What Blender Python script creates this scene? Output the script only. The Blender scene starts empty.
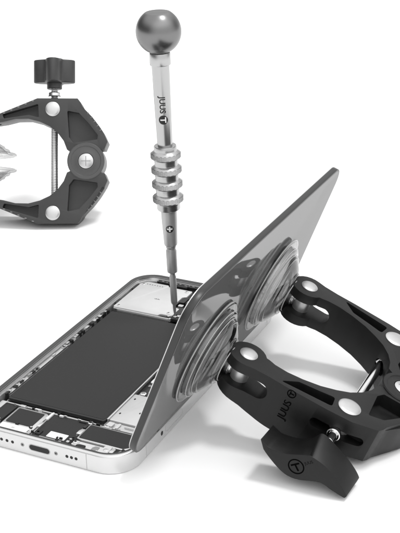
import bpy, bmesh, math, random
from mathutils import Vector, Matrix
random.seed(7)
PI = math.pi
sc = bpy.context.scene
col = sc.collection

# ------------------------------------------------------------------ materials
def mat(name, color, rough=.5, metal=0.0, bump=0.0, bscale=60, var=0.0, spec=.5, trans=0.0, ior=1.5, vscale=25, coat=0.0, aniso=None):
    m = bpy.data.materials.new(name); m.use_nodes = True
    nt = m.node_tree; b = nt.nodes['Principled BSDF']
    c = color if isinstance(color, (tuple, list)) else (color,)*3
    b.inputs['Base Color'].default_value = (*c, 1)
    b.inputs['Roughness'].default_value = rough
    b.inputs['Metallic'].default_value = metal
    b.inputs['Specular IOR Level'].default_value = spec
    b.inputs['Transmission Weight'].default_value = trans
    b.inputs['IOR'].default_value = ior
    b.inputs['Coat Weight'].default_value = coat
    tc = nt.nodes.new('ShaderNodeTexCoord')
    if var > 0:
        n = nt.nodes.new('ShaderNodeTexNoise'); n.inputs['Scale'].default_value = vscale; n.inputs['Detail'].default_value = 6
        r = nt.nodes.new('ShaderNodeMapRange')
        r.inputs['To Min'].default_value = 1-var; r.inputs['To Max'].default_value = 1+var
        mx = nt.nodes.new('ShaderNodeVectorMath'); mx.operation = 'SCALE'
        mx.inputs[0].default_value = c
        nt.links.new(tc.outputs['Object'], n.inputs['Vector'])
        nt.links.new(n.outputs['Fac'], r.inputs['Value'])
        nt.links.new(r.outputs['Result'], mx.inputs['Scale'])
        nt.links.new(mx.outputs['Vector'], b.inputs['Base Color'])
        r2 = nt.nodes.new('ShaderNodeMapRange')
        r2.inputs['To Min'].default_value = max(0, rough-.07); r2.inputs['To Max'].default_value = min(1, rough+.07)
        nt.links.new(n.outputs['Fac'], r2.inputs['Value']); nt.links.new(r2.outputs['Result'], b.inputs['Roughness'])
    if bump > 0:
        n2 = nt.nodes.new('ShaderNodeTexNoise'); n2.inputs['Scale'].default_value = bscale; n2.inputs['Detail'].default_value = 3
        bp = nt.nodes.new('ShaderNodeBump'); bp.inputs['Strength'].default_value = bump; bp.inputs['Distance'].default_value = .02
        nt.links.new(tc.outputs['Object'], n2.inputs['Vector'])
        nt.links.new(n2.outputs['Fac'], bp.inputs['Height']); nt.links.new(bp.outputs['Normal'], b.inputs['Normal'])
    return m

M = {}
M['floor'] = mat('white_sweep', .93, .75, spec=.2, var=.006, vscale=.3)
M['frame'] = mat('silver_frame', .66, .26, .6)
M['seam'] = mat('antenna_seam', .42, .5)
M['dark_grey'] = mat('dark_grey_mat', .045, .4, var=.15)  # carries the rim's painted dark reflection; also the camera rings' own grey
M['black'] = mat('black_part_hole_shade', .006, .6)  # own black of flex parts, and shade painted into the holes
M['tray'] = mat('inner_tray', .03, .5, var=.3, vscale=4)
M['rail'] = mat('steel_rail', .62, .3, .8, var=.12, vscale=6)
M['battery'] = mat('battery_wrap', .017, .45, var=.06, bump=.05, bscale=60, spec=.28)
M['battery_side'] = mat('battery_side', .010, .35)
M['shield'] = mat('shield_plate', .66, .42, .45, var=.05, vscale=2.5, bump=.05, bscale=14)
M['steel'] = mat('bright_steel', .7, .25, .9, var=.08)
M['module'] = mat('dark_module', .018, .5, var=.1, spec=.3)
M['pcb'] = mat('circuit_board', .015, .45, var=.3)
M['white'] = mat('white_label', .75, .6)
M['chip'] = mat('chip_grey', .25, .5, var=.1)
M['chrome'] = mat('chrome', .78, .07, 1.0)
M['pin'] = mat('satin_pin', .60, .34, .85, var=.06, vscale=8)
M['black_plastic'] = mat('black_plastic', .0060, .40, bump=.16, bscale=150, var=.25, vscale=4, spec=.33)
M['etch'] = mat('etched_mark', .0015, .8, spec=.03)
M['grey_plastic'] = mat('charcoal_plastic', .034, .40, bump=.10, bscale=170, var=.12, vscale=5)
M['grey_ring'] = mat('charcoal_ring', .065, .38, bump=.05, bscale=170, var=.08)
M['mark_light'] = mat('pale_mark', .22, .5)
M['alu'] = mat('satin_aluminium', .47, .27, .95)
M['alu_soft'] = mat('brushed_aluminium', .52, .42, .6)
M['alu_dark'] = mat('polished_ball', .21, .30, .95)
M['bit'] = mat('tool_steel', .40, .42, .6, var=.05)
M['ink'] = mat('black_ink', .008, .5)
M['ink_white'] = mat('white_ink', .8, .5)
M['glass_face'] = mat('display_glass', .105, .05, spec=.30)
def display_mat():
    m = bpy.data.materials.new('display_glass'); m.use_nodes = True
    nt = m.node_tree; nt.nodes.clear()
    out = nt.nodes.new('ShaderNodeOutputMaterial')
    df = nt.nodes.new('ShaderNodeBsdfDiffuse'); df.inputs['Color'].default_value = (.105, .105, .105, 1)
    gl = nt.nodes.new('ShaderNodeBsdfGlossy'); gl.inputs['Roughness'].default_value = .045
    tc = nt.nodes.new('ShaderNodeTexCoord'); n = nt.nodes.new('ShaderNodeTexNoise'); n.inputs['Scale'].default_value = .8; n.inputs['Detail'].default_value = 4
    r = nt.nodes.new('ShaderNodeMapRange'); r.inputs['To Min'].default_value = .03; r.inputs['To Max'].default_value = .065
    nt.links.new(tc.outputs['Object'], n.inputs['Vector']); nt.links.new(n.outputs['Fac'], r.inputs['Value']); nt.links.new(r.outputs['Result'], gl.inputs['Roughness'])
    mx = nt.nodes.new('ShaderNodeMixShader'); mx.inputs[0].default_value = .34
    nt.links.new(df.outputs[0], mx.inputs[1]); nt.links.new(gl.outputs[0], mx.inputs[2]); nt.links.new(mx.outputs[0], out.inputs[0])
    return m
M['display'] = display_mat()
M['bezel'] = mat('display_bezel', .020, .35, var=.1)
M['bezel_line'] = mat('display_lip', .6, .35, .5)
def knurl_mat():
    m = mat('knurled_aluminium', .58, .3, .9)
    nt = m.node_tree; b = nt.nodes['Principled BSDF']
    tc = nt.nodes.new('ShaderNodeTexCoord'); v = nt.nodes.new('ShaderNodeTexVoronoi'); v.inputs['Scale'].default_value = 16
    bp = nt.nodes.new('ShaderNodeBump'); bp.inputs['Strength'].default_value = .8; bp.inputs['Distance'].default_value = .03
    nt.links.new(tc.outputs['Object'], v.inputs['Vector']); nt.links.new(v.outputs['Distance'], bp.inputs['Height'])
    nt.links.new(bp.outputs['Normal'], b.inputs['Normal'])
    return m
M['knurl'] = knurl_mat()
def clear_mat(name, tint, gloss, edge):
    # soft clear silicone seen as a thin shell: see-through face-on, glossy and darker at grazing angles
    m = bpy.data.materials.new(name); m.use_nodes = True
    nt = m.node_tree; nt.nodes.clear()
    out = nt.nodes.new('ShaderNodeOutputMaterial')
    lw = nt.nodes.new('ShaderNodeLayerWeight'); lw.inputs['Blend'].default_value = .42
    cr = nt.nodes.new('ShaderNodeMapRange'); cr.inputs['From Min'].default_value = .25; cr.inputs['From Max'].default_value = 1
    cr.inputs['To Min'].default_value = tint; cr.inputs['To Max'].default_value = edge
    nt.links.new(lw.outputs['Facing'], cr.inputs['Value'])
    tr = nt.nodes.new('ShaderNodeBsdfTransparent'); nt.links.new(cr.outputs['Result'], tr.inputs['Color'])
    gl = nt.nodes.new('ShaderNodeBsdfGlossy'); gl.inputs['Roughness'].default_value = .04; gl.inputs['Color'].default_value = (.9, .9, .9, 1)
    fr = nt.nodes.new('ShaderNodeMath'); fr.operation = 'MULTIPLY'; fr.inputs[1].default_value = gloss
    nt.links.new(lw.outputs['Fresnel'], fr.inputs[0])
    mx = nt.nodes.new('ShaderNodeMixShader'); nt.links.new(fr.outputs[0], mx.inputs[0])
    nt.links.new(tr.outputs[0], mx.inputs[1]); nt.links.new(gl.outputs[0], mx.inputs[2]); nt.links.new(mx.outputs[0], out.inputs[0])
    return m
M['bead'] = mat('milky_bead', .62, .12, spec=.8, trans=.45, ior=1.3)
M['silicone'] = clear_mat('clear_silicone', .985, 1.15, .62)
M['silicone_pale'] = clear_mat('frosted_silicone', .90, .30, .50)

# ------------------------------------------------------------------ helpers
def finish(me, m, angle=35):
    me.materials.clear(); me.materials.append(m)
    for p in me.polygons: p.use_smooth = True
    me.set_sharp_from_angle(angle=math.radians(angle))
    return me
def link(name, me, parent=None):
    o = bpy.data.objects.new(name, me); col.objects.link(o); o.parent = parent
    return o
def obj(name, bm, m, parent=None, angle=35):
    bmesh.ops.recalc_face_normals(bm, faces=bm.faces[:])
    me = bpy.data.meshes.new(name); bm.to_mesh(me); bm.free()
    return link(name, finish(me, m, angle), parent)
def pieces(name, bm, m, parent=None, angle=35):
    """one object for each separate piece of the bmesh"""
    left = set(bm.verts); out = []
    bm.verts.index_update()
    for v0 in bm.verts[:]:
        if v0 not in left: continue
        grp = []; st = [v0]; left.discard(v0)
        while st:
            v = st.pop(); grp.append(v)
            for e in v.link_edges:
                w_ = e.other_vert(v)
                if w_ in left: left.discard(w_); st.append(w_)
        b2 = bmesh.new(); mp = {v: b2.verts.new(v.co) for v in grp}; fs = set()
        for v in grp:
            for f in v.link_faces: fs.add(f)
        for f in fs: b2.faces.new([mp[v] for v in f.verts])
        out.append(obj(name, b2, m, parent, angle))
    bm.free(); return out
def thing(name, label, cat, mw=None, group=None):
    o = bpy.data.objects.new(name, None); col.objects.link(o); o.empty_display_size = .3
    if mw is not None: o.matrix_world = mw
    o['label'] = label; o['category'] = cat
    if group: o['group'] = group
    return o
def prism(bm, poly, z0, z1):
    a = [bm.verts.new((x, y, z0)) for x, y in poly]; b = [bm.verts.new((x, y, z1)) for x, y in poly]
    n = len(poly)
    bm.faces.new(a[::-1]); bm.faces.new(b)
    for i in range(n): bm.faces.new((a[i], a[(i+1) % n], b[(i+1) % n], b[i]))
    return a+b
def box(bm, x0, x1, y0, y1, z0, z1):
    return prism(bm, [(x0, y0), (x1, y0), (x1, y1), (x0, y1)], z0, z1)
def rrect(x0, x1, y0, y1, r, seg=10):
    pts = []
    for cx, cy, a0 in ((x1-r, y0+r, -PI/2), (x1-r, y1-r, 0), (x0+r, y1-r, PI/2), (x0+r, y0+r, PI)):
        for i in range(seg+1):
            a = a0+PI/2*i/seg; pts.append((cx+r*math.cos(a), cy+r*math.sin(a)))
    return pts
def circ(cx, cy, r, n=32, a0=0, a1=2*PI):
    full = abs(a1-a0-2*PI) < 1e-6
    return [(cx+r*math.cos(a0+(a1-a0)*i/(n if full else n-1)), cy+r*math.sin(a0+(a1-a0)*i/(n if full else n-1))) for i in range(n)]
def roundpoly(pts, rad, seg=6):
    out = []; n = len(pts)
    for i in range(n):
        p = Vector(pts[i]); a = Vector(pts[i-1]); b = Vector(pts[(i+1) % n])
        r = rad[i] if isinstance(rad, (list, tuple)) else rad
        u = (a-p); w = (b-p); lu, lw = u.length, w.length; u.normalize(); w.normalize()
        ang = u.angle(w)
        if r <= 0 or ang > PI-.05: out.append(tuple(p)); continue
        d = min(r/math.tan(ang/2), .45*lu, .45*lw)
        p0 = p+u*d; p1 = p+w*d
        for k in range(seg+1):
            t = k/seg; q = p0*(1-t)**2+p*2*t*(1-t)+p1*t*t; out.append((q.x, q.y))
    return out
def ring_sweep(bm, loops_fn, section, close=True):
    """section: list of (inset, z); loops_fn(inset) gives a closed loop of xy"""
    L = []
    for ins, z in section: L.append([bm.verts.new((x, y, z)) for x, y in loops_fn(ins)])
    n = len(L[0]); m = len(L)
    for j in range(m if close else m-1):
        A, B = L[j], L[(j+1) % m]
        for i in range(n): bm.faces.new((A[i], A[(i+1) % n], B[(i+1) % n], B[i]))
def lathe(bm, prof, n=48, mtx=None, cap=True):
    rings = []
    for r, z in prof:
        if r < 1e-5: v = bm.verts.new((0, 0, z)); rings.append([v])
        else: rings.append([bm.verts.new((r*math.cos(2*PI*i/n), r*math.sin(2*PI*i/n), z)) for i in range(n)])
    vs = [v for R in rings for v in R]
    for A, B in zip(rings[:-1], rings[1:]):
        if len(A) == 1 and len(B) == 1: continue
        for i in range(n):
            j = (i+1) % n
            if len(A) == 1: bm.faces.new((A[0], B[i], B[j]))
            elif len(B) == 1: bm.faces.new((A[i], A[j], B[0]))
            else: bm.faces.new((A[i], A[j], B[j], B[i]))
    if cap:
        if len(rings[0]) > 1: bm.faces.new(rings[0][::-1])
        if len(rings[-1]) > 1: bm.faces.new(rings[-1])
    if mtx is not None: bmesh.ops.transform(bm, matrix=mtx, verts=vs)
    return vs
def frame_mtx(o, z, x=(1, 0, 0)):
    z = Vector(z).normalized(); x = Vector(x); x = (x-z*x.dot(z)).normalized(); y = z.cross(x)
    m = Matrix((x, y, z)).transposed().to_4x4(); m.translation = o
    return m
def cyl(bm, p0, p1, r, n=24, bev=.0):
    p0 = Vector(p0); p1 = Vector(p1); h = (p1-p0).length
    ax = (1, 0, 0) if abs((p1-p0).normalized().x) < .9 else (0, 1, 0)
    pr = [(r-bev, 0), (r, bev), (r, h-bev), (r-bev, h)] if bev > 0 else [(r, 0), (r, h)]
    return lathe(bm, pr, n, frame_mtx(p0, p1-p0, ax))
def evaluated(o):
    dg = bpy.context.evaluated_depsgraph_get()
    return bpy.data.meshes.new_from_object(o.evaluated_get(dg))
def solid(name, bm, m, parent=None, cut=None, bev=.03, seg=2, ang=38):
    """solid body, minus the cutter bmesh, with softened edges"""
    bmesh.ops.recalc_face_normals(bm, faces=bm.faces[:])
    me = bpy.data.meshes.new(name); bm.to_mesh(me); bm.free()
    o = link('work', me); c = None
    if cut is not None:
        for i, cb in enumerate(cut):
            bmesh.ops.recalc_face_normals(cb, faces=cb.faces[:])
            cm = bpy.data.meshes.new('cut'); cb.to_mesh(cm); cb.free()
            c = link('cut', cm)
            md = o.modifiers.new('b', 'BOOLEAN'); md.operation = 'DIFFERENCE'; md.solver = 'EXACT'; md.object = c
            e = evaluated(o); o.modifiers.clear(); o.data = e
            bpy.data.objects.remove(c)
    if bev > 0:
        md = o.modifiers.new('v', 'BEVEL'); md.width = bev; md.segments = seg; md.limit_method = 'ANGLE'; md.angle_limit = math.radians(ang)
        md.use_clamp_overlap = True
        e = evaluated(o); o.modifiers.clear(); o.data = e
    me = o.data; bpy.data.objects.remove(o)
    return link(name, finish(me, m, 32), parent)
def text_mesh(body, size, extrude=0.0, bold=0.0):
    cu = bpy.data.curves.new('t', 'FONT'); cu.body = body; cu.size = size; cu.extrude = extrude; cu.offset = bold
    cu.align_x = 'LEFT'; cu.resolution_u = 4
    o = link('t', cu); me = evaluated(o); bpy.data.objects.remove(o)
    return me
def mesh_bm(me):
    bm = bmesh.new(); bm.from_mesh(me); return bm

# ------------------------------------------------------------------ setting
bm = bmesh.new()
g = 900
vs = [bm.verts.new(p) for p in ((-g, -g, 0), (g, -g, 0), (g, g, 0), (-g, g, 0))]
bm.faces.new(vs)
fl = obj('ground', bm, M['floor']); fl['kind'] = 'structure'

# ------------------------------------------------------------------ phone
W, L, H = 7.04, 14.45, .763
phone = thing('smartphone', 'opened white smartphone lying flat with its battery and circuits exposed', 'phone', Matrix.Translation((0, 0, 0)))
def rr(ins, extra=0): return rrect(-W+ins, -ins, ins, L-ins, 1.15-ins, 14)
bm = bmesh.new()
ring_sweep(bm, rr, [(.07, 0), (.03, .012), (.008, .04), (0, .08), (0, .68), (.008, .715), (.03, .745), (.06, .760), (.08, .763), (.17, .763), (.19, .745), (.19, .05), (.17, 0)])
frame = obj('frame', bm, M['frame'], phone, 50)
bm = bmesh.new(); prism(bm, rr(.185), .01, .10); obj('tray', bm, M['tray'], phone)
# dark rim strip: the left and rear metal's dark reflection put into its colour
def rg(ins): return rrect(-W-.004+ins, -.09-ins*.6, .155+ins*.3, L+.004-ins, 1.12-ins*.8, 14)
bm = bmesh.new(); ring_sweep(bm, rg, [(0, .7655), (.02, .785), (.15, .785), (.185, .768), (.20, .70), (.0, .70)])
obj('rim_dark_reflection', bm, M['dark_grey'], phone)
# bright inner ledge
def rl(ins): return rrect(-W+.195+ins, -.20-ins, .20+ins, L-.195-ins, .95-ins, 14)
bm = bmesh.new(); ring_sweep(bm, rl, [(0, .55), (.03, .60), (.08, .60), (.10, .55), (.10, .11), (0, .11)])
obj('inner_ledge', bm, M['rail'], phone)
# stepped steel strip with brackets along the left side
bm = bmesh.new()
box(bm, -6.72, -6.56, 2.6, 7.0, .3, .57); box(bm, -6.74, -6.60, 7.1, 9.2, .3, .50)
for y in (2.7, 3.6, 7.05, 7.7, 8.6, 9.3, 9.75, 10.2): box(bm, -6.745, -6.575+random.uniform(-.06, .03), y, y+random.uniform(.12, .3), .3, .60+random.uniform(0, .03))
pieces('side_strip', bm, M['steel'], phone)
bm = bmesh.new()
for y in (3.1, 7.35, 8.3, 9.05, 9.52, 10.0, 10.45): box(bm, -6.73, -6.57, y, y+.12, .3, .615)
pieces('side_flex', bm, M['black'], phone)

# front face fittings
def slot_poly(x0, x1, z0, z1): return rrect(x0, x1, z0, z1, (z1-z0)/2*.98, 8)
def on_front(bm, poly, y0, y1):
    a = prism(bm, poly, y0, y1)
    for v in a: v.co = Vector((v.co.x, -v.co.z, v.co.y))
def disc_front(name, x, z, r, m, d=.004):
    bm = bmesh.new(); on_front(bm, circ(x, z, r, 20), -.05, d); return obj(name, bm, m, phone)
for x in (-5.42, -5.18, -4.94, -4.70, -2.38, -2.19, -2.0, -5.66): disc_front('speaker_hole_shade', x, .385, .062, M['black'])  # flat black discs painted in for the shade inside the holes
for x in (-4.27, -2.84):
    s = disc_front('case_screw', x, .385, .075, M['chip'], .005)
    bm = bmesh.new(); on_front(bm, circ(x, .385, .035, 5), 0, .008); obj('socket', bm, M['black'], s)
bm = bmesh.new(); on_front(bm, slot_poly(-4.0, -3.08, .235, .515), -.05, .004); port = obj('charging_port', bm, M['seam'], phone)
bm = bmesh.new(); on_front(bm, slot_poly(-3.965, -3.115, .268, .482), -.05, .008); obj('port_shade', bm, M['black'], port)  # black piece painted in for the shade inside the port
bm = bmesh.new()
on_front(bm, [(-1.585, .05), (-1.555, .05), (-1.555, .72), (-1.585, .72)], -.02, .003); obj('antenna_seam', bm, M['seam'], phone)
for y in (1.58, 13.0):
    bm = bmesh.new(); box(bm, -.02, .003, y-.015, y+.015, .05, .72); obj('antenna_seam', bm, M['seam'], phone)
bm = bmesh.new()
sp = slot_poly(2.75, 2.9, .22, .46)
a = prism(bm, rrect(2.74, 2.90, .25, .43, .075, 6), -.02, .004)
for v in a: v.co = Vector((v.co.z, v.co.x, v.co.y))
obj('side_hole_shade', bm, M['black'], phone)  # shade inside the hole set as a black piece
bm = bmesh.new()
ring_sweep(bm, lambda i: rrect(3.1+i, 4.55-i, .20+i, .52-i, .15-i, 6), [(0, -.02), (0, .003), (.018, .003), (.018, -.02)])
for v in bm.verts: v.co = Vector((v.co.z, v.co.x, v.co.y))
obj('card_tray', bm, M['seam'], phone)

# battery
def plate(name, poly, z0, z1, m, parent=phone, bev=.02):
    bm = bmesh.new(); prism(bm, poly, z0, z1); return solid(name, bm, m, parent, bev=bev)
bat = plate('battery', rrect(-6.50, -2.17, 2.36, 10.62, .12, 5), .11, .565, M['battery_side'], bev=.05)
bm = bmesh.new(); prism(bm, rrect(-6.44, -2.23, 2.46, 10.56, .10, 5), .5, .574); obj('battery_wrap', bm, M['battery'], bat)
bm = bmesh.new(); ring_sweep(bm, lambda i: rrect(-6.52+i, -2.12-i, 2.22+i, 10.7-i, .14-min(i, .1), 5), [(0, .11), (0, .43), (.02, .45), (.05, .45), (.07, .43), (.07, .11)])
obj('battery_rim', bm, M['rail'], bat)

# rear shield
sh = plate('shield_plate', roundpoly([(-6.62, 10.95), (-4.35, 10.95), (-4.30, 11.12), (-3.75, 11.12), (-3.75, 11.9), (-4.15, 12.0), (-4.15, 13.0), (-3.98, 13.1), (-3.98, 13.75), (-5.2, 13.75), (-5.3, 13.9), (-6.35, 13.9), (-6.62, 13.6)], .09), .48, .615, M['shield'], bev=.03)
bm = bmesh.new()
box(bm, -6.55, -3.8, 10.86, 10.93, .2, .575)
obj('shield_lip', bm, M['steel'], sh)
for x, y in ((-6.40, 11.12), (-6.42, 13.55), (-4.2, 13.55), (-4.0, 11.3)):
    bm = bmesh.new(); lathe(bm, [(.085, .60), (.085, .63), (.06, .645), (0, .645)], 20, Matrix.Translation((x, y, 0))); s = obj('screw', bm, M['steel'], sh)
    bm = bmesh.new(); box(bm, x-.045, x+.045, y-.01, y+.01, .64, .648); box(bm, x-.01, x+.01, y-.045, y+.045, .6405, .6485); obj('cross_slot', bm, M['black'], s)
bm = bmesh.new()
for i in range(5): box(bm, -5.25+i*.055, -5.215+i*.055, 12.35, 12.39+.03*(i % 2), .60, .618)
for k in range(7): box(bm, -6.3+k*.13, -6.24+k*.13, 13.62, 13.66, .6, .618)
pieces('shield_mark', bm, M['pcb'], sh)
# dark edge beside the shield (left/back)
bm = bmesh.new(); box(bm, -6.72, -6.62, 11.3, 11.75, .3, .625); box(bm, -6.70, -6.63, 12.9, 13.5, .3, .63); box(bm, -5.1, -4.4, 13.95, 14.05, .3, .62)
pieces('edge_flex', bm, M['pcb'], phone)

# rear right: camera block, flex cables, brackets
cam = plate('camera_block', roundpoly([(-3.62, 12.3), (-1.0, 12.3), (-.6, 12.7), (-.6, 13.8), (-1.0, 14.15), (-3.75, 14.15), (-3.9, 13.8), (-3.9, 12.7)], .2), .3, .60, M['pcb'], bev=.04)
for x, y, r in ((-3.25, 13.45, .42), (-2.1, 13.3, .5), (-1.15, 13.2, .36)):
    bm = bmesh.new(); lathe(bm, [(r, .58), (r, .68), (r-.05, .70), (r-.13, .70), (r-.16, .66)], 32, Matrix.Translation((x, y, 0)), cap=True); rg_ = obj('camera_ring', bm, M['dark_grey'], cam)
    bm = bmesh.new(); lathe(bm, [(r-.17, .66), (r-.2, .672), (.06, .68), (0, .68)], 24, Matrix.Translation((x, y, 0))); obj('lens', bm, M['glass_face'], rg_)
bm = bmesh.new()
for x0, x1, y0, y1, z in ((-3.7, -3.3, 12.55, 12.85, .64), (-3.95, -3.72, 12.1, 12.3, .62), (-2.9, -2.6, 12.4, 12.7, .66), (-3.6, -3.45, 13.9, 14.1, .66), (-2.6, -2.2, 13.92, 14.1, .66)):
    prism(bm, rrect(x0, x1, y0, y1, .04, 4), .4, z)
pieces('camera_bracket', bm, M['steel'], cam)
bm = bmesh.new()
for x0, x1, y0, y1, z in ((-3.95, -3.5, 11.35, 12.05, .60), (-3.35, -2.2, 11.0, 12.1, .56), (-4.05, -3.8, 12.45, 13.0, .64), (-2.0, -.8, 10.9, 12.0, .55)):
    prism(bm, rrect(x0, x1, y0, y1, .06, 4), .2, z)
pieces('flex_cable', bm, M['pcb'], phone)
# connector cluster under the screwdriver tip
cb = plate('connector_plate', rrect(-4.02, -3.15, 10.98, 11.32, .06, 4), .4, .56, M['module'])
for x, y in ((-3.9, 11.12), (-3.615, 11.17), (-3.33, 11.1), (-3.5, 11.27)):
    bm = bmesh.new(); lathe(bm, [(.075, .5), (.075, .60), (.05, .615), (0, .615)], 16, Matrix.Translation((x, y, 0))); obj('screw', bm, M['steel'], cb)

bm = bmesh.new(); prism(bm, rrect(-6.0, -.9, L-.40, L-.205, .05, 4), .5, .625); obj('rear_flex', bm, M['pcb'], phone)
bm = bmesh.new()
for k in range(22):
    x = -5.9+k*.225+random.uniform(-.05, .05); y = L-.31+random.uniform(-.05, .05)
    box(bm, x-.06, x+random.uniform(-.02, .08), y-.03, y+.03, .6, .633+random.uniform(0, .02))
pieces('contact_pad', bm, M['chip'], phone)
# front modules
pl = plate('speaker_module', roundpoly([(-5.75, .75), (-5.55, .42), (-4.42, .40), (-4.35, .6), (-4.35, 1.95), (-4.5, 2.05), (-5.75, 2.05)], .06), .12, .50, M['rail'])
bm = bmesh.new(); prism(bm, rrect(-5.66, -4.52, .98, 1.95, .05, 4), .4, .515); obj('module_cover', bm, M['module'], pl)
bm = bmesh.new(); prism(bm, rrect(-5.70, -4.50, .5, .88, .04, 4), .4, .512); obj('module_tape', bm, M['white'], pl)
pl2 = plate('corner_module', roundpoly([(-6.75, 1.2), (-6.4, .75), (-5.9, .6), (-5.85, 2.1), (-6.75, 2.15)], .06), .12, .47, M['module'])
bm = bmesh.new(); prism(bm, rrect(-6.62, -6.38, 1.7, 2.2, .04, 4), .4, .50); prism(bm, rrect(-6.3, -5.95, 1.0, 1.1, .03, 4), .4, .49); pieces('bracket', bm, M['steel'], pl2)
bm = bmesh.new(); prism(bm, rrect(-4.28, -2.72, .55, 2.16, .05, 4), .12, .46); tap = obj('haptic_module', bm, M['module'], phone)
bm = bmesh.new(); prism(bm, rrect(-3.72, -2.95, .72, 1.1, .03, 4), .4, .475); obj('barcode_label', bm, M['white'], tap)
bm = bmesh.new(); prism(bm, rrect(-3.95, -3.0, .50, .66, .03, 4), .3, .478); pieces('bracket', bm, M['chip'], tap)
for x, y in ((-4.12, .85), (-4.1, .52)):
    bm = bmesh.new(); lathe(bm, [(.08, .4), (.08, .485), (.05, .50), (0, .50)], 16, Matrix.Translation((x, y, 0))); obj('screw', bm, M['steel'], tap)
sp2 = plate('loudspeaker', roundpoly([(-2.58, 1.02), (-2.4, .98), (-.62, .98), (-.42, 1.15), (-.42, 1.95), (-.6, 2.05), (-2.58, 2.05)], .06), .12, .52, M['rail'])
bm = bmesh.new(); prism(bm, roundpoly([(-2.52, 1.08), (-.66, 1.06), (-.5, 1.2), (-.5, 1.9), (-.64, 1.98), (-2.52, 1.98)], .05), .4, .535); obj('speaker_cover', bm, M['module'], sp2)
bm = bmesh.new()
for x0, x1, y0, y1, z in ((-2.55, -1.25, .48, .92, .47), (-2.62, -2.35, .62, .9, .50), (-1.35, -1.05, .5, .98, .52), (-.75, -.45, .62, .95, .46)):
    prism(bm, rrect(x0, x1, y0, y1, .05, 4), .15, z)
pieces('connector_shield', bm, M['shield'], phone)
bm = bmesh.new()
for x0, x1, y0, y1, z in ((-1.02, -.42, .42, .90, .50), (-2.72, -2.58, .45, 1.2, .50), (-2.2, -1.9, .40, .47, .5), (-1.8, -1.4, .38, .46, .51), (-2.75, -2.6, 1.9, 2.15, .49)):
    prism(bm, rrect(x0, x1, y0, y1, .06, 4), .15, z)
pieces('flex_cable', bm, M['black'], phone)
for x, y in ((-2.48, .78), (-1.2, .75), (-2.62, 2.12), (-.62, .8), (-1.95, 2.18)):
    bm = bmesh.new(); lathe(bm, [(.10, .4), (.10, .525), (.07, .54), (.05, .54), (.045, .50), (0, .50)], 18, Matrix.Translation((x, y, 0))); obj('screw', bm, M['steel'], phone)
bm = bmesh.new(); bm2 = bmesh.new()
for k in range(46):
    x = random.choice((-4.42, -4.3, -5.85, -2.66, -2.62, -1.6, -.9, -.5, -3.2, -5.2, -6.3))+random.uniform(-.12, .12); y = random.uniform(.36, .98)
    sx, sy = random.uniform(.02, .07), random.uniform(.015, .05)
    box(bm if k % 2 else bm2, x-sx, x+sx, y-sy, y+sy, .3, .50+random.uniform(0, .05)+k*.0003)
pieces('contact_pad', bm, M['steel'], phone); pieces('solder_part', bm2, M['black'], phone)
bm = bmesh.new(); ring_sweep(bm, lambda i: rrect(-4.30+i, -2.70-i, .53+i, 2.18-i, .06, 4), [(0, .3), (0, .475), (.028, .475), (.028, .3)]); obj('module_edge', bm, M['rail'], tap)
for k in range(40):
    x = random.uniform(-6.5, -.45); y = random.choice((2.14, 2.2, .33, .40, .47))+random.uniform(-.03, .03)
    bm = bmesh.new(); sx, sy = random.uniform(.02, .09), random.uniform(.012, .035)
    box(bm, x-sx, x+sx, y-sy, y+sy, .3, .52+k*.0008); obj('contact_pad', bm, M[random.choice(('steel', 'black', 'white', 'chip'))], phone)
for k in range(26):
    y = random.uniform(2.6, 10.5); sx, sy = random.uniform(.02, .06), random.uniform(.03, .12)
    bm = bmesh.new(); box(bm, -6.64-sx, -6.64+sx, y-sy, y+sy, .3, .615+k*.0009); obj('contact_pad', bm, M[random.choice(('steel', 'black', 'chip'))], phone)
# small brackets and ribbon cables between the front modules
for x0, x1, y0, y1, z, m_ in ((-4.36, -4.22, 1.1, 1.45, .53, 'steel'), (-4.34, -4.24, 1.7, 2.2, .52, 'white'), (-2.74, -2.56, 1.25, 1.62, .54, 'steel'), (-2.72, -2.6, 1.7, 1.85, .55, 'pcb'),
                              (-3.1, -2.5, 2.06, 2.16, .50, 'black'), (-2.2, -1.7, 2.07, 2.14, .53, 'steel'), (-5.8, -5.5, 2.08, 2.2, .53, 'steel'), (-6.0, -5.82, .5, .9, .52, 'steel'), (-5.2, -4.9, .30, .42, .54, 'black'),
                              (-3.0, -2.7, .30, .44, .53, 'steel'), (-4.2, -3.98, .70, .98, .5, 'black'), (-2.35, -2.0, .55, .70, .53, 'black'), (-1.75, -1.5, .6, .86, .49, 'chip'), (-1.02, -.86, .62, .9, .55, 'steel')):
    plate('contact_bracket', roundpoly([(x0, y0), (x1, y0), (x1, y1), (x0+.3*(x1-x0), y1), (x0, y0+.6*(y1-y0))], .02, 3), .2, z, M[m_], bev=.008)
# right strip: silver cover, logic board
bm = bmesh.new(); prism(bm, rrect(-2.05, -.32, 2.12, 2.5, .05, 4), .15, .50); br = obj('clear_bracket', bm, M['rail'], phone)
bm = bmesh.new()
for x0, x1, y0, y1, z in ((-2.0, -1.75, 2.16, 2.44, .56), (-1.62, -1.5, 2.14, 2.48, .54), (-1.3, -.5, 2.3, 2.36, .53)):
    prism(bm, rrect(x0, x1, y0, y1, .04, 4), .4, z)
pieces('bracket_clip', bm, M['steel'], br)
bc = plate('board_cover', roundpoly([(-2.08, 2.56), (-.35, 2.56), (-.35, 5.1), (-.9, 5.1), (-1.0, 4.85), (-1.35, 4.85), (-1.45, 4.6), (-2.08, 4.6)], .07), .15, .56, M['shield'])
bm = bmesh.new()
for x, y in ((-1.25, 3.35), (-1.22, 3.65), (-1.19, 3.95), (-1.95, 3.05), (-1.93, 4.2)):
    prism(bm, rrect(x, x+(.24 if x > -1.5 else .07), y, y+.11, .04, 4), .5, .564)
pieces('cover_slot', bm, M['black'], bc)
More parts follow.
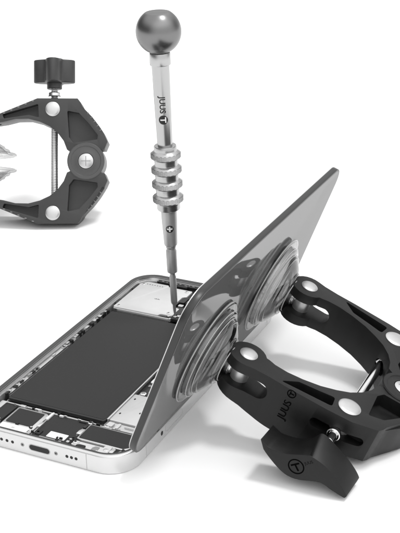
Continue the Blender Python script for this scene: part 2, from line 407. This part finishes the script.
lb = plate('logic_board', rrect(-2.06, -.3, 4.7, 10.7, .06, 4), .12, .45, M['pcb'])
for x, y in ((-1.85, 4.85), (-1.5, 5.1), (-1.72, 5.5), (-1.15, 5.35), (-1.6, 8.0)):
    bm = bmesh.new(); lathe(bm, [(.13, .4), (.13, .50), (.10, .52), (.07, .52), (.06, .47), (0, .47)], 18, Matrix.Translation((x, y, 0))); obj('screw', bm, M['steel'], lb)
for x0, x1, y0, y1, m in ((-2.0, -1.35, 5.75, 6.3, 'white'), (-2.03, -1.5, 6.85, 7.25, 'white'), (-1.2, -.5, 5.6, 6.6, 'chip'), (-2.0, -1.7, 7.5, 8.4, 'shield'), (-1.4, -.5, 7.0, 8.6, 'shield'), (-2.0, -.5, 8.9, 10.4, 'shield')):
    bm = bmesh.new(); prism(bm, rrect(x0, x1, y0, y1, .04, 4), .3, .49); obj('chip', bm, M[m], lb)
bm = bmesh.new(); prism(bm, rrect(-2.16, -2.0, 7.35, 7.62, .04, 4), .3, .63); prism(bm, rrect(-2.14, -2.09, 2.5, 7.3, .01, 2), .3, .60); pieces('edge_clip', bm, M['steel'], lb)
# scattered solder parts, one surface pattern per board
bm = bmesh.new()
for k in range(60):
    x = random.uniform(-2.0, -.4); y = random.uniform(4.7, 10.5); s = random.uniform(.02, .05)
    box(bm, x-s, x+s, y-s*1.6, y+s*1.6, .44, .47+random.uniform(0, .015))
pieces('solder_part', bm, M['chip'], lb)
bm = bmesh.new()
for k in range(36):
    x = random.uniform(-3.9, -.7); y = random.uniform(10.85, 12.25); s = random.uniform(.02, .06)
    box(bm, x-s, x+s, y-s*1.4, y+s*1.4, .44, .57+random.uniform(0, .03))
for k in range(28):
    x = random.uniform(-6.5, -.5); y = .33+random.uniform(-.05, .06); s = random.uniform(.02, .06)
    box(bm, x-s, x+s, y-s, y+s, .3, .50+random.uniform(0, .03))
pieces('contact_pad', bm, M['rail'], phone)

# ------------------------------------------------------------------ display panel
th = math.radians(111.3)
E1 = Vector((-math.cos(th), 0, math.sin(th))); N = Vector((math.sin(th), 0, math.cos(th))); Y = Vector((0, 1, 0))
O = Vector((.10, -.01, .785))
mw = (Matrix((N, Y, E1)).transposed() @ Matrix.Rotation(math.radians(-.35), 3, 'X')).to_4x4(); mw.translation = O
SH, SL = 7.24, 14.75
scr = thing('display_panel', 'glossy dark phone display standing tilted on the rim of the opened phone', 'phone display', mw)
def panel(bm, ins, x0, x1, r):
    a = prism(bm, rrect(ins, SL-ins, ins, SH-ins, r, 10), x0, x1)
    for v in a: v.co = Vector((v.co.z, v.co.x, v.co.y))
bm = bmesh.new(); panel(bm, 0, -.19, .06, 1.12); solid('panel_body', bm, M['bezel'], scr, bev=.03)
bm = bmesh.new(); panel(bm, .07, .04, .066, 1.06); solid('glass_face', bm, M['display'], scr, bev=.008)
bm = bmesh.new()
ring_sweep(bm, lambda i: rrect(.02+i, SL-.02-i, .02+i, SH-.02-i, 1.10-i, 10), [(0, -.185), (0, -.215), (.05, -.215), (.05, -.185)])
for v in bm.verts: v.co = Vector((v.co.z, v.co.x, v.co.y))
obj('panel_lip', bm, M['bezel_line'], scr)

# ------------------------------------------------------------------ suction clamps
TP = 3.1; TN = 1.5; PN, PD = 5.52, 2.80; HN = 6.78; HT = .75     # tip pin, rod barrel, hub, half thickness
def arm_outline(slim):
    o = []
    o += [(1.5+.70*math.cos(a), TP+.70*math.sin(a)) for a in [math.radians(d) for d in range(75, 331, 15)]]
    o += [(2.22, 2.76), (2.5, 2.84)] if not slim else [(2.2, 2.55), (2.5, 2.52)]
    o += [(3.0, 2.85), (3.6, 2.75), (4.25, 2.55), (4.8, 2.27), (5.25, 1.97), (5.6, 1.58), (5.83, 1.15), (5.93, .70)] if not slim else \
         [(3.0, 2.52), (3.6, 2.58), (4.25, 2.50), (4.8, 2.27), (5.25, 1.97), (5.6, 1.58), (5.83, 1.15), (5.93, .70)]
    o += [(6.2, .52), (7.35, .50), (7.78, .46), (7.98, .80), (7.86, 1.24), (7.66, 1.68), (7.40, 2.14), (7.10, 2.56), (7.0, 2.72), (6.93, 2.95), (6.82, 3.14)]
    o += [(5.9, 3.50), (4.95, 3.60), (3.4, 3.66), (2.6, 3.66), (2.0, 3.70)] if not slim else [(4.84, 3.44), (2.85, 2.95), (2.2, 2.9)]
    return o
def make_arm(t, s, m, slim, mark):
    f = lambda P: [(x, s*y) for x, y in P]
    ol = []
    src = arm_outline(slim)
    for i, p in enumerate(src):        # even spacing along the outline
        q = src[(i+1) % len(src)]; k_ = max(1, int(math.dist(p, q)/.16))
        ol += [(p[0]+(q[0]-p[0])*t_/k_, p[1]+(q[1]-p[1])*t_/k_) for t_ in range(k_)]
    bm = bmesh.new(); prism(bm, f(ol), -HT, HT)
    cuts = []
    pa = roundpoly([(3.0, 3.50), (3.55, 3.0), (4.3, 2.86), (4.92, 2.72), (5.0, 3.28)], [.05, .2, .1, .12, .12], 4) if not slim else \
         roundpoly([(3.0, 2.90), (3.05, 2.68), (4.3, 2.68), (4.78, 2.48), (4.84, 3.16)], .06, 4)
    pb = roundpoly([(6.22, 2.62), (6.12, 1.30), (6.30, .98), (7.50, .98), (7.55, 1.2), (7.2, 1.82), (6.78, 2.42)], .07, 4)
    for z0, z1 in ((.22, 1.2), (-1.2, -.22)):
        for P in (pa, pb):
            c = bmesh.new(); prism(c, f(P), z0, z1); cuts.append(c)
    fl_ = [(6.99, 2.72), (7.30, 2.14), (7.58, 1.60), (7.76, 1.16), (8.3, 1.16), (7.9, 2.72)]
    for z0, z1 in ((HT-.16, HT+.5), (-HT-.5, -HT+.16)):
        c = bmesh.new(); prism(c, f(fl_), z0, z1); cuts.append(c)
    # fork slot through the tip
    c = bmesh.new()
    P = [(.5, -.34), (2.45, -.34)] + [(2.45+.34*math.cos(a), .34*math.sin(a)) for a in [math.radians(d) for d in range(-75, 76, 15)]] + [(2.45, .34), (.5, .34)]
    vs = prism(c, P, 2.2, 4.0)
    for v in vs: v.co = Vector((v.co.x, s*v.co.z, v.co.y))
    cuts.append(c)
    # slot for the screw in the outer wall
    c = bmesh.new(); vs = prism(c, rrect(4.55, 6.55, -.19, .19, .185, 6), 3.0, 4.2)
    for v in vs: v.co = Vector((v.co.x, s*v.co.z, v.co.y))
    cuts.append(c)
    # dimple and passage on the inner wall
    c = bmesh.new(); cyl(c, (PN, s*1.2, 0), (PN, s*3.4, 0), .26, 20); cuts.append(c)
    if mark:                            # the lettered arm has a deeper outer skirt
        def skirt(b):
            for v in b.verts:
                if v.co.z < -.5:
                    n_ = v.co.x
                    u0 = min(1, max(0, (n_-.6)/2.7)); u1 = min(1, max(0, (6.6-n_)/2.6))
                    v.co.z -= .50*u0*u0*(3-2*u0)*u1*u1*(3-2*u1)
        skirt(bm)
    a = solid('clamp_arm', bm, m, t, cut=cuts, bev=.045, seg=3)
    return a
def pin(bm, x, y, r, z=HT):
    lathe(bm, [(r*.9, -z-.012), (r, -z), (r, z+.0), (r, z+.03), (r*.92, z+.055), (r*.7, z+.075), (r*.35, z+.09), (0, z+.094)], 28, Matrix.Translation((x, y, 0)))
def make_cup(t, tipx, tipy, ang, m, rmax=2.08, reach=0.0):
    """suction cup on a tip pin; its mouth faces local -X turned by ang"""
    R = Matrix.Translation((tipx, tipy, 0)) @ Matrix.Rotation(ang, 4, 'Z') @ Matrix.Rotation(-PI/2, 4, 'Y')   # +Z -> -X
    Rc = R.copy()
    if not reach: Rc = Matrix.Translation((0, -.17, .04)) @ R
    D = TN-.022+reach                       # distance pin -> glass
    # heights measured from the pin axis towards the mouth
    h = lambda z: D-z
    def ridge(r0, z0, r1, z1, k=.035):     # a bead between two profile points
        dx, dz = r1-r0, z1-z0; l = math.hypot(dx, dz); nx, nz = dz/l, -dx/l
        return [(r0+dx*t_+nx*k*q, h(z0+dz*t_+nz*k*q)) for t_, q in [(k_/10, math.sin(PI*k_/10)) for k_ in range(11)]]
    outer = [(rmax-.03, h(0)), (rmax, h(.015)), (rmax+.02, h(.05)), (rmax+.01, h(.09)), (rmax-.03, h(.12)), (rmax-.09, h(.13)), (1.84, h(.12)), (1.80, h(.13)), (1.775, h(.17)), (1.77, h(.24)), (1.75, h(.29)), (1.70, h(.325)), (1.62, h(.33)), (1.57, h(.345)), (1.54, h(.39))] \
        + ridge(1.52, .42, 1.40, .50) + [(1.36, h(.54)), (1.28, h(.60)), (1.18, h(.67)), (1.08, h(.73)), (1.0, h(.765))] + ridge(.97, .78, .85, .83) \
        + [(.80, h(.87)), (.72, h(.91)), (.62, h(.95)), (.52, h(.985)), (.45, h(1.02)), (.30, h(1.05))]
    inner = [(.28, h(.93)), (.62, h(.84)), (.98, h(.64)), (1.2, h(.50)), (1.45, h(.36)), (1.62, h(.20)), (1.74, h(.07)), (1.9, h(.012)), (rmax-.03, h(0))]
    bm = bmesh.new(); lathe(bm, outer+[(0, h(1.05))], 96, Rc, cap=False)
    lathe(bm, [(0, h(.96)), (.3, h(.95)), (.75, h(.82)), (1.15, h(.60)), (1.5, h(.30)), (1.7, h(.10)), (1.82, h(.03)), (rmax-.06, h(.004))], 96, Rc, cap=False)
    bmesh.ops.remove_doubles(bm, verts=bm.verts[:], dist=.0005)
    cup = obj('suction_cup', bm, m, t, 40)
    if not reach:
        for r_, z_, k_ in ((rmax+.005, .075, .024), (1.775, .26, .020), (1.56, .375, .016), (.70, .93, .018)):
            b3 = bmesh.new()
            lathe(b3, [(r_+k_*math.cos(2*PI*q/10), h(z_)-k_*math.sin(2*PI*q/10)) for q in range(11)], 96, Rc, cap=False)
            bmesh.ops.remove_doubles(b3, verts=b3.verts[:], dist=.0005)
            obj('rim_bead', b3, M['bead'], cup, 80)
    bm = bmesh.new()
    lathe(bm, [(.42, h(1.0)), (.42, h(1.06)), (.34, h(1.08)), (.34, h(1.13)), (.30, h(1.15)), (.17, h(1.16)), (.17, h(1.26)), (.24, h(1.27)), (.24, .2), (.2, .15), (.15, .1)], 28, R)
    cyl(bm, (tipx, tipy, -.335), (tipx, tipy, .335), .24, 24, .02)
    obj('stud', bm, M['steel'], cup)
    return cup
def add_decal(parent, me, mtx, m, name):
    bm = mesh_bm(me); bmesh.ops.transform(bm, matrix=mtx, verts=bm.verts[:])
    return obj(name, bm, m, parent)
def logo_bm(r, ring=False):
    """round badge with a T; returns (disc bmesh, letter bmesh) in the XY plane"""
    bm = bmesh.new(); prism(bm, circ(0, 0, r, 28), 0, .006)
    b2 = bmesh.new(); box(b2, -r*.62, r*.62, r*.35, r*.60, .003, .010); box(b2, -r*.14, r*.14, -r*.62, r*.35, .003, .010)
    return bm, b2

def make_clamp(mw, label, style):
    black = style == 'lever'
    m = M['black_plastic'] if black else M['grey_plastic']
    t = thing('suction_clamp', label, 'clamp', mw)
    rot = 0 if black else math.radians(8.3)
    def turned(s):                     # an arm swings about the hub
        return Matrix.Translation((HN, 0, 0)) @ Matrix.Rotation(s*rot, 4, 'Z') @ Matrix.Translation((-HN, 0, 0))
    for s in (1, -1):
        a = make_arm(t, s, m, not black, black and s < 0)
        T = turned(s)
        a.matrix_local = T
        tip = T @ Vector((TN, s*TP, 0)); b = T @ Vector((PN, s*PD, 0))
        bm = bmesh.new(); pin(bm, tip.x, tip.y, .34); obj('pivot_pin', bm, M['pin'], t)
        bm = bmesh.new(); pin(bm, b.x, b.y, .43 if black else .36); obj('pivot_pin', bm, M['pin'], t)
        if black: make_cup(t, tip.x, tip.y, 0, M['silicone'])
        else: make_cup(t, tip.x, tip.y, s*PI/2, M['silicone_pale'], reach=.50)
        if s < 0 and black:
            # mark etched in the outer wall, reading upwards
            tm = text_mesh('JUUS', .40)
            # text x -> +Z (up), text y -> -X (towards the tip)
            B = Matrix(((0, -1, 0, 3.72), (0, 0, -1, -3.672), (1, 0, 0, -.58), (0, 0, 0, 1)))
            B[1][2] = -1
            add_decal(a, tm, B, M['etch'], 'lettering')
            bm = bmesh.new()
            ring_sweep(bm, lambda i: circ(0, 0, .17-i, 24), [(0, 0), (0, .006), (.035, .006), (.035, 0)])
            box(bm, -.09, .09, .03, .07, 0, .006); box(bm, -.02, .02, -.1, .03, 0, .006)
            C2 = B.copy(); C2.translation = (3.58, -3.668, .60)
            bmesh.ops.transform(bm, matrix=C2, verts=bm.verts[:]); obj('badge', bm, M['etch'], a)
        if not black:
            bm = bmesh.new()
            for k in range(5):                        # raised ticks along the outer flange
                u = .12+k*.19; p = Vector((7.13, 2.48)).lerp(Vector((7.78, 1.28)), u)+Vector((.03, .03))*math.sin(u*PI)
                cyl(bm, (p.x-.05, s*(p.y-.03), HT-.155), (p.x+.04, s*(p.y+.03), HT-.155), .025, 8)
                p = Vector((3.1, 2.95)).lerp(Vector((4.6, 3.34)), k/4)
                box(bm, p.x-.05, p.x+.05, s*p.y-.02, s*p.y+.02, HT-.02, HT+.012)
            pieces('raised_tick', bm, M['mark_light'], a)
    # hub
    hr = .86 if black else .93
    bm = bmesh.new()
    lathe(bm, [(hr, -HT-.004), (hr, HT+.02), (hr-.04, HT+.06), (hr-.17, HT+.06), (hr-.20, HT+.03), (.50, HT+.03), (.47, HT+.045), (.40, HT+.045), (.39, HT-.05)], 56, Matrix.Translation((HN, 0, 0)))
    hub = obj('hub', bm, m if black else M['grey_ring'], t)
    bm = bmesh.new(); lathe(bm, [(.37, HT-.1), (.37, HT+.05), (.33, HT+.075), (0, HT+.085)], 36, Matrix.Translation((HN, 0, 0))); hp = obj('hub_pin', bm, M['pin'], hub)
    bm = bmesh.new(); z = HT+.086
    box(bm, HN-.24, HN+.24, -.018, .018, z-.02, z+.001); box(bm, HN-.018, HN+.018, -.24, .24, z-.02, z+.0015); obj('cross_slot', bm, M['chip'], hp)
    # threaded rod through both barrels
    b0 = turned(1) @ Vector((PN, PD, 0)); x = b0.x; yb = b0.y
    ylo, yhi = (-4.22, 3.0) if black else (-2.9, 3.95)
    bm = bmesh.new(); nt_ = 0
    prof = [(.165, 0)]
    ht = yhi-ylo; k = 0.0
    while k < ht-.1:
        prof += [(.165, k+.02), (.185, k+.045), (.165, k+.07)] if not black else [(.175, k+.02), (.177, k+.045), (.175, k+.07)]
        k += .08
    prof += [(.165, ht)]
    lathe(bm, prof, 24, frame_mtx((x, ylo, 0), (0, 1, 0)))
    obj('threaded_rod', bm, M['chrome'] if black else M['pin'], t, 60)
    bm = bmesh.new()
    if black:
        for s in (1, -1): cyl(bm, (x, s*(PD-.9), 0), (x, s*(PD-.62), 0), .25, 6, .02)
        cyl(bm, (x, -3.52, 0), (x, -3.72, 0), .25, 24, .03)
    else:
        cyl(bm, (x+.0, 3.30, 0), (x, 3.50, 0), .33, 24, .03)
    pieces('rod_collar', bm, M['chrome'], t)
    return t, x

mwc = Matrix((N, Y, E1)).transposed().to_4x4()
mwc.translation = O + N*.072 + E1*2.86 + Vector((0, 7.35-O.y, 0))
clamp1, rodx = make_clamp(mwc, 'black suction clamp with clear cups stuck to the tilted display and a wing lever', 'lever')

# wing lever of the black clamp (outline traced in the lever's own plane, world x / z)
F = [(4.29, 1.64), (4.57, 1.39), (5.24, 1.31), (5.97, 1.44), (6.27, 1.38), (6.77, 1.1), (7.18, .64), (7.46, .16), (7.38, .08), (6.9, .28), (6.46, .46), (5.59, .36), (5.03, .57), (4.4, 1.25)]
Bk = [(4.31, 1.60), (4.63, 1.36), (5.25, 1.30), (5.80, 1.45), (6.19, 1.72), (6.75, 1.30), (7.28, .74), (7.55, .28), (7.46, .07), (6.97, .20), (6.53, .36), (5.63, .28), (5.06, .50), (4.43, 1.18)]
def dense(P, per=6):
    out = []; n = len(P)
    for i in range(n):
        p0, p1, p2, p3 = [Vector(P[(i+k) % n]) for k in (-1, 0, 1, 2)]
        sharp = i in (13, 7)
        for k in range(per):
            t_ = k/per
            q = .5*((2*p1)+(p2-p0)*t_+(2*p0-5*p1+4*p2-p3)*t_*t_+(3*p1-p0-3*p2+p3)*t_**3)
            if i in (13, 0, 7): q = p1.lerp(p2, t_)
            out.append((q.x, q.y))
    return out
bm = bmesh.new()
inv = clamp1.matrix_world.inverted() if False else mwc.inverted()
FF, BB = dense(F), dense(Bk)
A = [bm.verts.new(inv @ Vector((x, 1.98, z+.05))) for x, z in FF]; B2 = [bm.verts.new(inv @ Vector((x, 3.08, z+.05))) for x, z in BB]
n = len(A)
bm.faces.new(A); bm.faces.new(B2[::-1])
for i in range(n): bm.faces.new((A[i], A[(i+1) % n], B2[(i+1) % n], B2[i]))
lever = solid('wing_lever', bm, M['black_plastic'], clamp1, bev=.05, seg=3, ang=50)
bm = bmesh.new()
ring_sweep(bm, lambda i: circ(0, 0, .30-i, 28, .5, 2*PI+.5), [(0, 0), (0, .008), (.045, .008), (.045, 0)])
box(bm, -.17, .17, .06, .12, 0, .008); box(bm, -.03, .03, -.18, .06, 0, .008)
tm = mesh_bm(text_mesh('JUUS', .16)); bmesh.ops.transform(tm, matrix=Matrix.Translation((.36, -.02, .002)), verts=tm.verts[:])
tmp = bpy.data.meshes.new('x'); tm.to_mesh(tmp); tm.free(); bm.from_mesh(tmp)
rotm = Matrix.Rotation(math.radians(28), 4, 'Z')
bmesh.ops.transform(bm, matrix=inv @ Matrix.Translation((5.62, 1.98, .93)) @ Matrix.Rotation(PI/2, 4, 'X') @ rotm, verts=bm.verts[:])
obj('badge', bm, M['etch'], lever)

# second clamp, standing behind the phone on the left
R0 = Vector((.9034, .4286, -.0155)); R1 = Vector((-.1634, .3773, .9116)); R2 = Vector((.3965, -.8209, .4109))
CAM = Vector((17.4818, -29.8916, 23.7861)); FPX = 1172.35
def at_px(px, py, depth): return CAM+(R0*((px-200)/FPX)-R1*((py-266.5)/FPX)-R2)*depth
S2 = 1.07
hubp = at_px(86, 161, 62.4)
m3 = Matrix((R0, R1, R2)).transposed()
mw2 = (m3*S2).to_4x4(); mw2.translation = hubp - m3 @ Vector((HN*S2, 0, HT*S2))
clamp2, rx = make_clamp(mw2, 'charcoal clamp with lobed knob standing behind the phone', 'knob')
bm = bmesh.new()
P = []
for k in range(96):
    a = 2*PI*k/96
    P.append(((.84+.20*math.cos(4*a))*math.cos(a), (.84+.20*math.cos(4*a))*math.sin(a)))
vs = prism(bm, P, 0, 1.15)
bmesh.ops.transform(bm, matrix=frame_mtx((rx, 3.98, 0), (0, 1, 0)) @ Matrix.Rotation(math.radians(0), 4, 'Z'), verts=vs)
kn = solid('lobed_knob', bm, m=M['grey_plastic'], parent=clamp2, bev=.06, seg=3, ang=60)
bm = bmesh.new(); cyl(bm, (rx, 3.68, 0), (rx, 4.0, 0), .38, 32, .03); cyl(bm, (rx, 5.08, 0), (rx, 5.2, 0), .45, 32, .04); pieces('knob_neck', bm, M['grey_plastic'], kn)

# ------------------------------------------------------------------ screwdriver
tip = Vector((-3.613, 11.169, .60))
ax = Vector((-3.926+3.613, 11.019-11.169, 13.254-.62)).normalized()
front = Vector((.40, -.82, 0))
mwd = frame_mtx(tip, ax, ax.cross(front))   # local Z along the tool; local -Y towards the viewer
drv = thing('screwdriver', 'satin metal precision screwdriver with ball top standing on a screw inside the phone', 'screwdriver', mwd)
def T(pxy):                           # height along the tool from the row in the photo
    rows = [(316, 0), (284.8, 1.52), (252.9, 3.03), (220.2, 4.55), (186.6, 6.07), (152.1, 7.58), (116.8, 9.10), (80.6, 10.62), (43.3, 12.13), (5.1, 13.65)]
    for (a, t0), (b, t1) in zip(rows[:-1], rows[1:]):
        if a >= pxy >= b: return t0+(a-pxy)/(a-b)*(t1-t0)
    return 0
def px_r(w, row): return w/2/(20.6+ (316-row)/310*4.4)
def rd(l): return [(px_r(w, y), T(y)) for w, y in l]
bm = bmesh.new()
lathe(bm, [(.012, 0), (.03, .05)]+rd([(2.6, 310), (3.2, 304), (5.6, 302), (6.0, 300), (6.2, 276), (5.0, 274.5), (4.6, 272)]), 24); obj('driver_bit', bm, M['bit'], drv)
bm = bmesh.new()
lathe(bm, rd([(5.0, 272.5), (9.2, 271), (9.6, 269), (9.8, 250), (8.6, 248.8), (8.2, 247.5), (9.2, 246.5), (9.2, 245.0), (8.2, 244.2)]), 32); obj('bit_holder', bm, M['bit'], drv)
bm = bmesh.new()
lathe(bm, rd([(8, 244.5), (11.6, 244), (12.4, 242.8), (14.4, 220), (14.8, 207)]), 48)
barrel = obj('barrel', bm, M['alu_soft'], drv)
bm = bmesh.new()
gp = [(14, 208.6), (20.8, 208.2), (21.6, 207.4), (21.6, 203.4)]
for c_ in (197.4, 183.0, 168.6, 154.2):
    gp += [(22.4, c_+5.2), (22.4, c_+4.4), (26.8, c_+3.0)]
    gp += [(27.8, c_+2.3), (27.8, c_-2.3)]
    gp += [(26.8, c_-3.0), (22.0, c_-4.6), (21.6, c_-6.0)]
gp += [(21.6, 145.4), (20.8, 144.6), (14, 144.2)]
lathe(bm, rd(gp), 64); grip = obj('grip', bm, M['alu'], drv)
for c_ in (197.4, 183.0, 168.6, 154.2):
    bm = bmesh.new(); r = px_r(28.1, c_); z0, z1 = T(c_+2.2), T(c_-2.2); h = z1-z0; n = 44; rows = 4
    V = []
    for j in range(rows*2+1):          # diamond knurl
        V.append([bm.verts.new(((r+.022*((i+j) % 2)-.006)*math.cos(2*PI*i/n/1), (r+.022*((i+j) % 2)-.006)*math.sin(2*PI*i/n), z0+h*j/(rows*2))) for i in range(n)])
    for j in range(rows*2):
        for i in range(n):
            q = [V[j][i], V[j][(i+1) % n], V[j+1][(i+1) % n], V[j+1][i]]
            if (i+j) % 2: bm.faces.new((q[0], q[1], q[2])); bm.faces.new((q[0], q[2], q[3]))
            else: bm.faces.new((q[0], q[1], q[3])); bm.faces.new((q[1], q[2], q[3]))
    obj('knurled_band', bm, M['alu'], grip, 5)
bm = bmesh.new()
lathe(bm, rd([(14.0, 145), (14.6, 142), (15.6, 115), (17.4, 65), (17.4, 63.5)]), 48); shaft = obj('shaft', bm, M['alu'], drv)
bm = bmesh.new()
lathe(bm, rd([(17, 64), (20.2, 63.8), (20.6, 63.2), (20.6, 52.5), (19.8, 51.8), (15, 51.5)]), 48); obj('ball_collar', bm, M['alu'], drv)
bm = bmesh.new()
cz = T(30.7); rb = 22.4/24.6
prof = [(.30, cz-math.sqrt(rb*rb-.42**2)-.03), (.42, cz-math.sqrt(rb*rb-.42**2))]
a0 = -math.acos(.42/rb); a1 = math.asin(.83)
prof += [(rb*math.cos(a0+(a1-a0)*i/30), cz+rb*math.sin(a0+(a1-a0)*i/30)) for i in range(1, 31)]
prof += [(prof[-1][0]-.03, prof[-1][1]+.012), (0, prof[-1][1]+.012)]
lathe(bm, prof, 64); obj('ball_top', bm, M['alu_dark'], drv)
bm = bmesh.new(); lathe(bm, rd([(19.5, 52.1), (19.5, 50.9)]), 40); obj('ball_gasket', bm, M['ink'], drv)
# printed marks wrapped on the metal; local -Y faces the viewer
def wrap(bm, rfun, off):
    for v in bm.verts:                 # v.x around, v.y along, v.z outwards
        r = rfun(v.co.y); a = -PI/2+v.co.x/r; R_ = r+off+v.co.z
        v.co = Vector((R_*math.cos(a), R_*math.sin(a), v.co.y))
def rfun(z):
    z0, z1 = T(142), T(65); t_ = (z-z0)/(z1-z0); return px_r(14.6, 142)*(1-t_)+px_r(17.4, 65)*t_
def rfun2(z):
    z0, z1 = T(242.8), T(207); t_ = (z-z0)/(z1-z0); return px_r(12.4, 242.8)*(1-t_)+px_r(14.8, 207)*t_
def split(bm, n=2):
    bmesh.ops.triangulate(bm, faces=bm.faces[:]); bmesh.ops.subdivide_edges(bm, edges=bm.edges[:], cuts=n, use_grid_fill=True)
tm = mesh_bm(text_mesh('JUUS', .335, bold=.007))
xs = [v.co.x for v in tm.verts]; wdt = max(xs); sx = (T(94)-T(110.6))/wdt
for v in tm.verts: v.co = Vector((v.co.y-.115, T(94)-v.co.x*sx, 0))      # reads downwards, letter tops to the right
split(tm, 1); wrap(tm, rfun, .008); obj('lettering', tm, M['ink'], shaft)
d, l = logo_bm(.19); zc = T(117.2)
for b_ in (d, l):
    for v in b_.verts: v.co = Vector((v.co.y+.0, zc-v.co.x, v.co.z))
split(d, 1); split(l, 2)
wrap(d, rfun, .006); badge = obj('badge', d, M['ink'], shaft)
wrap(l, rfun, .009); obj('badge_letter', l, M['ink_white'], badge)
r = .165; d = bmesh.new(); prism(d, circ(0, 0, r, 28), 0, .006); l = bmesh.new()
box(l, -r*.68, r*.68, -r*.2, r*.2, .004, .010); box(l, -r*.2, r*.2, -r*.68, -r*.2, .004, .010); box(l, -r*.2, r*.2, r*.2, r*.68, .004, .010)
for b_ in (d, l):
    for v in b_.verts: v.co.y += T(226)
    split(b_, 2)
wrap(d, rfun2, .006); badge = obj('cross_badge', d, M['ink'], barrel)
wrap(l, rfun2, .009); obj('badge_cross', l, M['ink_white'], badge)

# ------------------------------------------------------------------ camera
cd = bpy.data.cameras.new('camera'); cam_o = bpy.data.objects.new('camera', cd); col.objects.link(cam_o)
cam_o.matrix_world = (lambda m: (setattr(m, 'translation', CAM), m)[1])(m3.to_4x4())
cd.sensor_fit = 'VERTICAL'; cd.sensor_height = 24; cd.lens = 24*FPX/533.0
cd.clip_start = 1; cd.clip_end = 3000
sc.camera = cam_o

# ------------------------------------------------------------------ light: white studio
w = bpy.data.worlds.new('World'); sc.world = w; w.use_nodes = True
nt = w.node_tree; bg = nt.nodes['Background']
tc = nt.nodes.new('ShaderNodeTexCoord')
def dotn(v):
    d_ = nt.nodes.new('ShaderNodeVectorMath'); d_.operation = 'DOT_PRODUCT'; d_.inputs[1].default_value = v
    nt.links.new(tc.outputs['Generated'], d_.inputs[0]); return d_.outputs['Value']
def ramp(val, a, b, lo, hi):
    r_ = nt.nodes.new('ShaderNodeMapRange'); r_.interpolation_type = 'SMOOTHSTEP'
    for k_, x_ in zip(('From Min', 'From Max', 'To Min', 'To Max'), (a, b, lo, hi)): r_.inputs[k_].default_value = x_
    nt.links.new(val, r_.inputs['Value']); return r_.outputs['Result']
def add(a, b):
    m_ = nt.nodes.new('ShaderNodeMath'); m_.operation = 'ADD'; nt.links.new(a, m_.inputs[0]); nt.links.new(b, m_.inputs[1]); return m_.outputs[0]
top = ramp(dotn((0, 0, 1)), .30, .80, .12, 1.2)
front_l = ramp(dotn(Vector((.84, -.54, .0)).normalized()), .02, .8, 0, .95)
back_l = ramp(dotn(Vector((-.2, .95, .0)).normalized()), .4, .95, 0, .6)
nt.links.new(add(add(top, front_l), back_l), bg.inputs['Color']); bg.inputs['Strength'].default_value = 1.0
def area(name, loc, target, size, power):
    ld = bpy.data.lights.new(name, 'AREA'); ld.shape = 'DISK'; ld.size = size; ld.energy = power
    o = bpy.data.objects.new(name, ld); col.objects.link(o); o.location = loc
    o.rotation_euler = (Vector(target)-Vector(loc)).to_track_quat('-Z', 'Y').to_euler()
    return o
s = bpy.data.lights.new('softbox', 'SUN'); s.energy = 1.2; s.angle = math.radians(9)
so = bpy.data.objects.new('softbox', s); col.objects.link(so)
so.rotation_euler = (Vector((-.30, -.10, -1))).to_track_quat('-Z', 'Y').to_euler()

sc.view_settings.view_transform = 'Standard'; sc.view_settings.look = 'None'; sc.view_settings.exposure = 0
sc.render.engine = 'CYCLES'
sc.cycles.use_denoising = True
sc.cycles.max_bounces = 14; sc.cycles.transmission_bounces = 12; sc.cycles.transparent_max_bounces = 16; sc.cycles.glossy_bounces = 6
sc.cycles.caustics_refractive = True
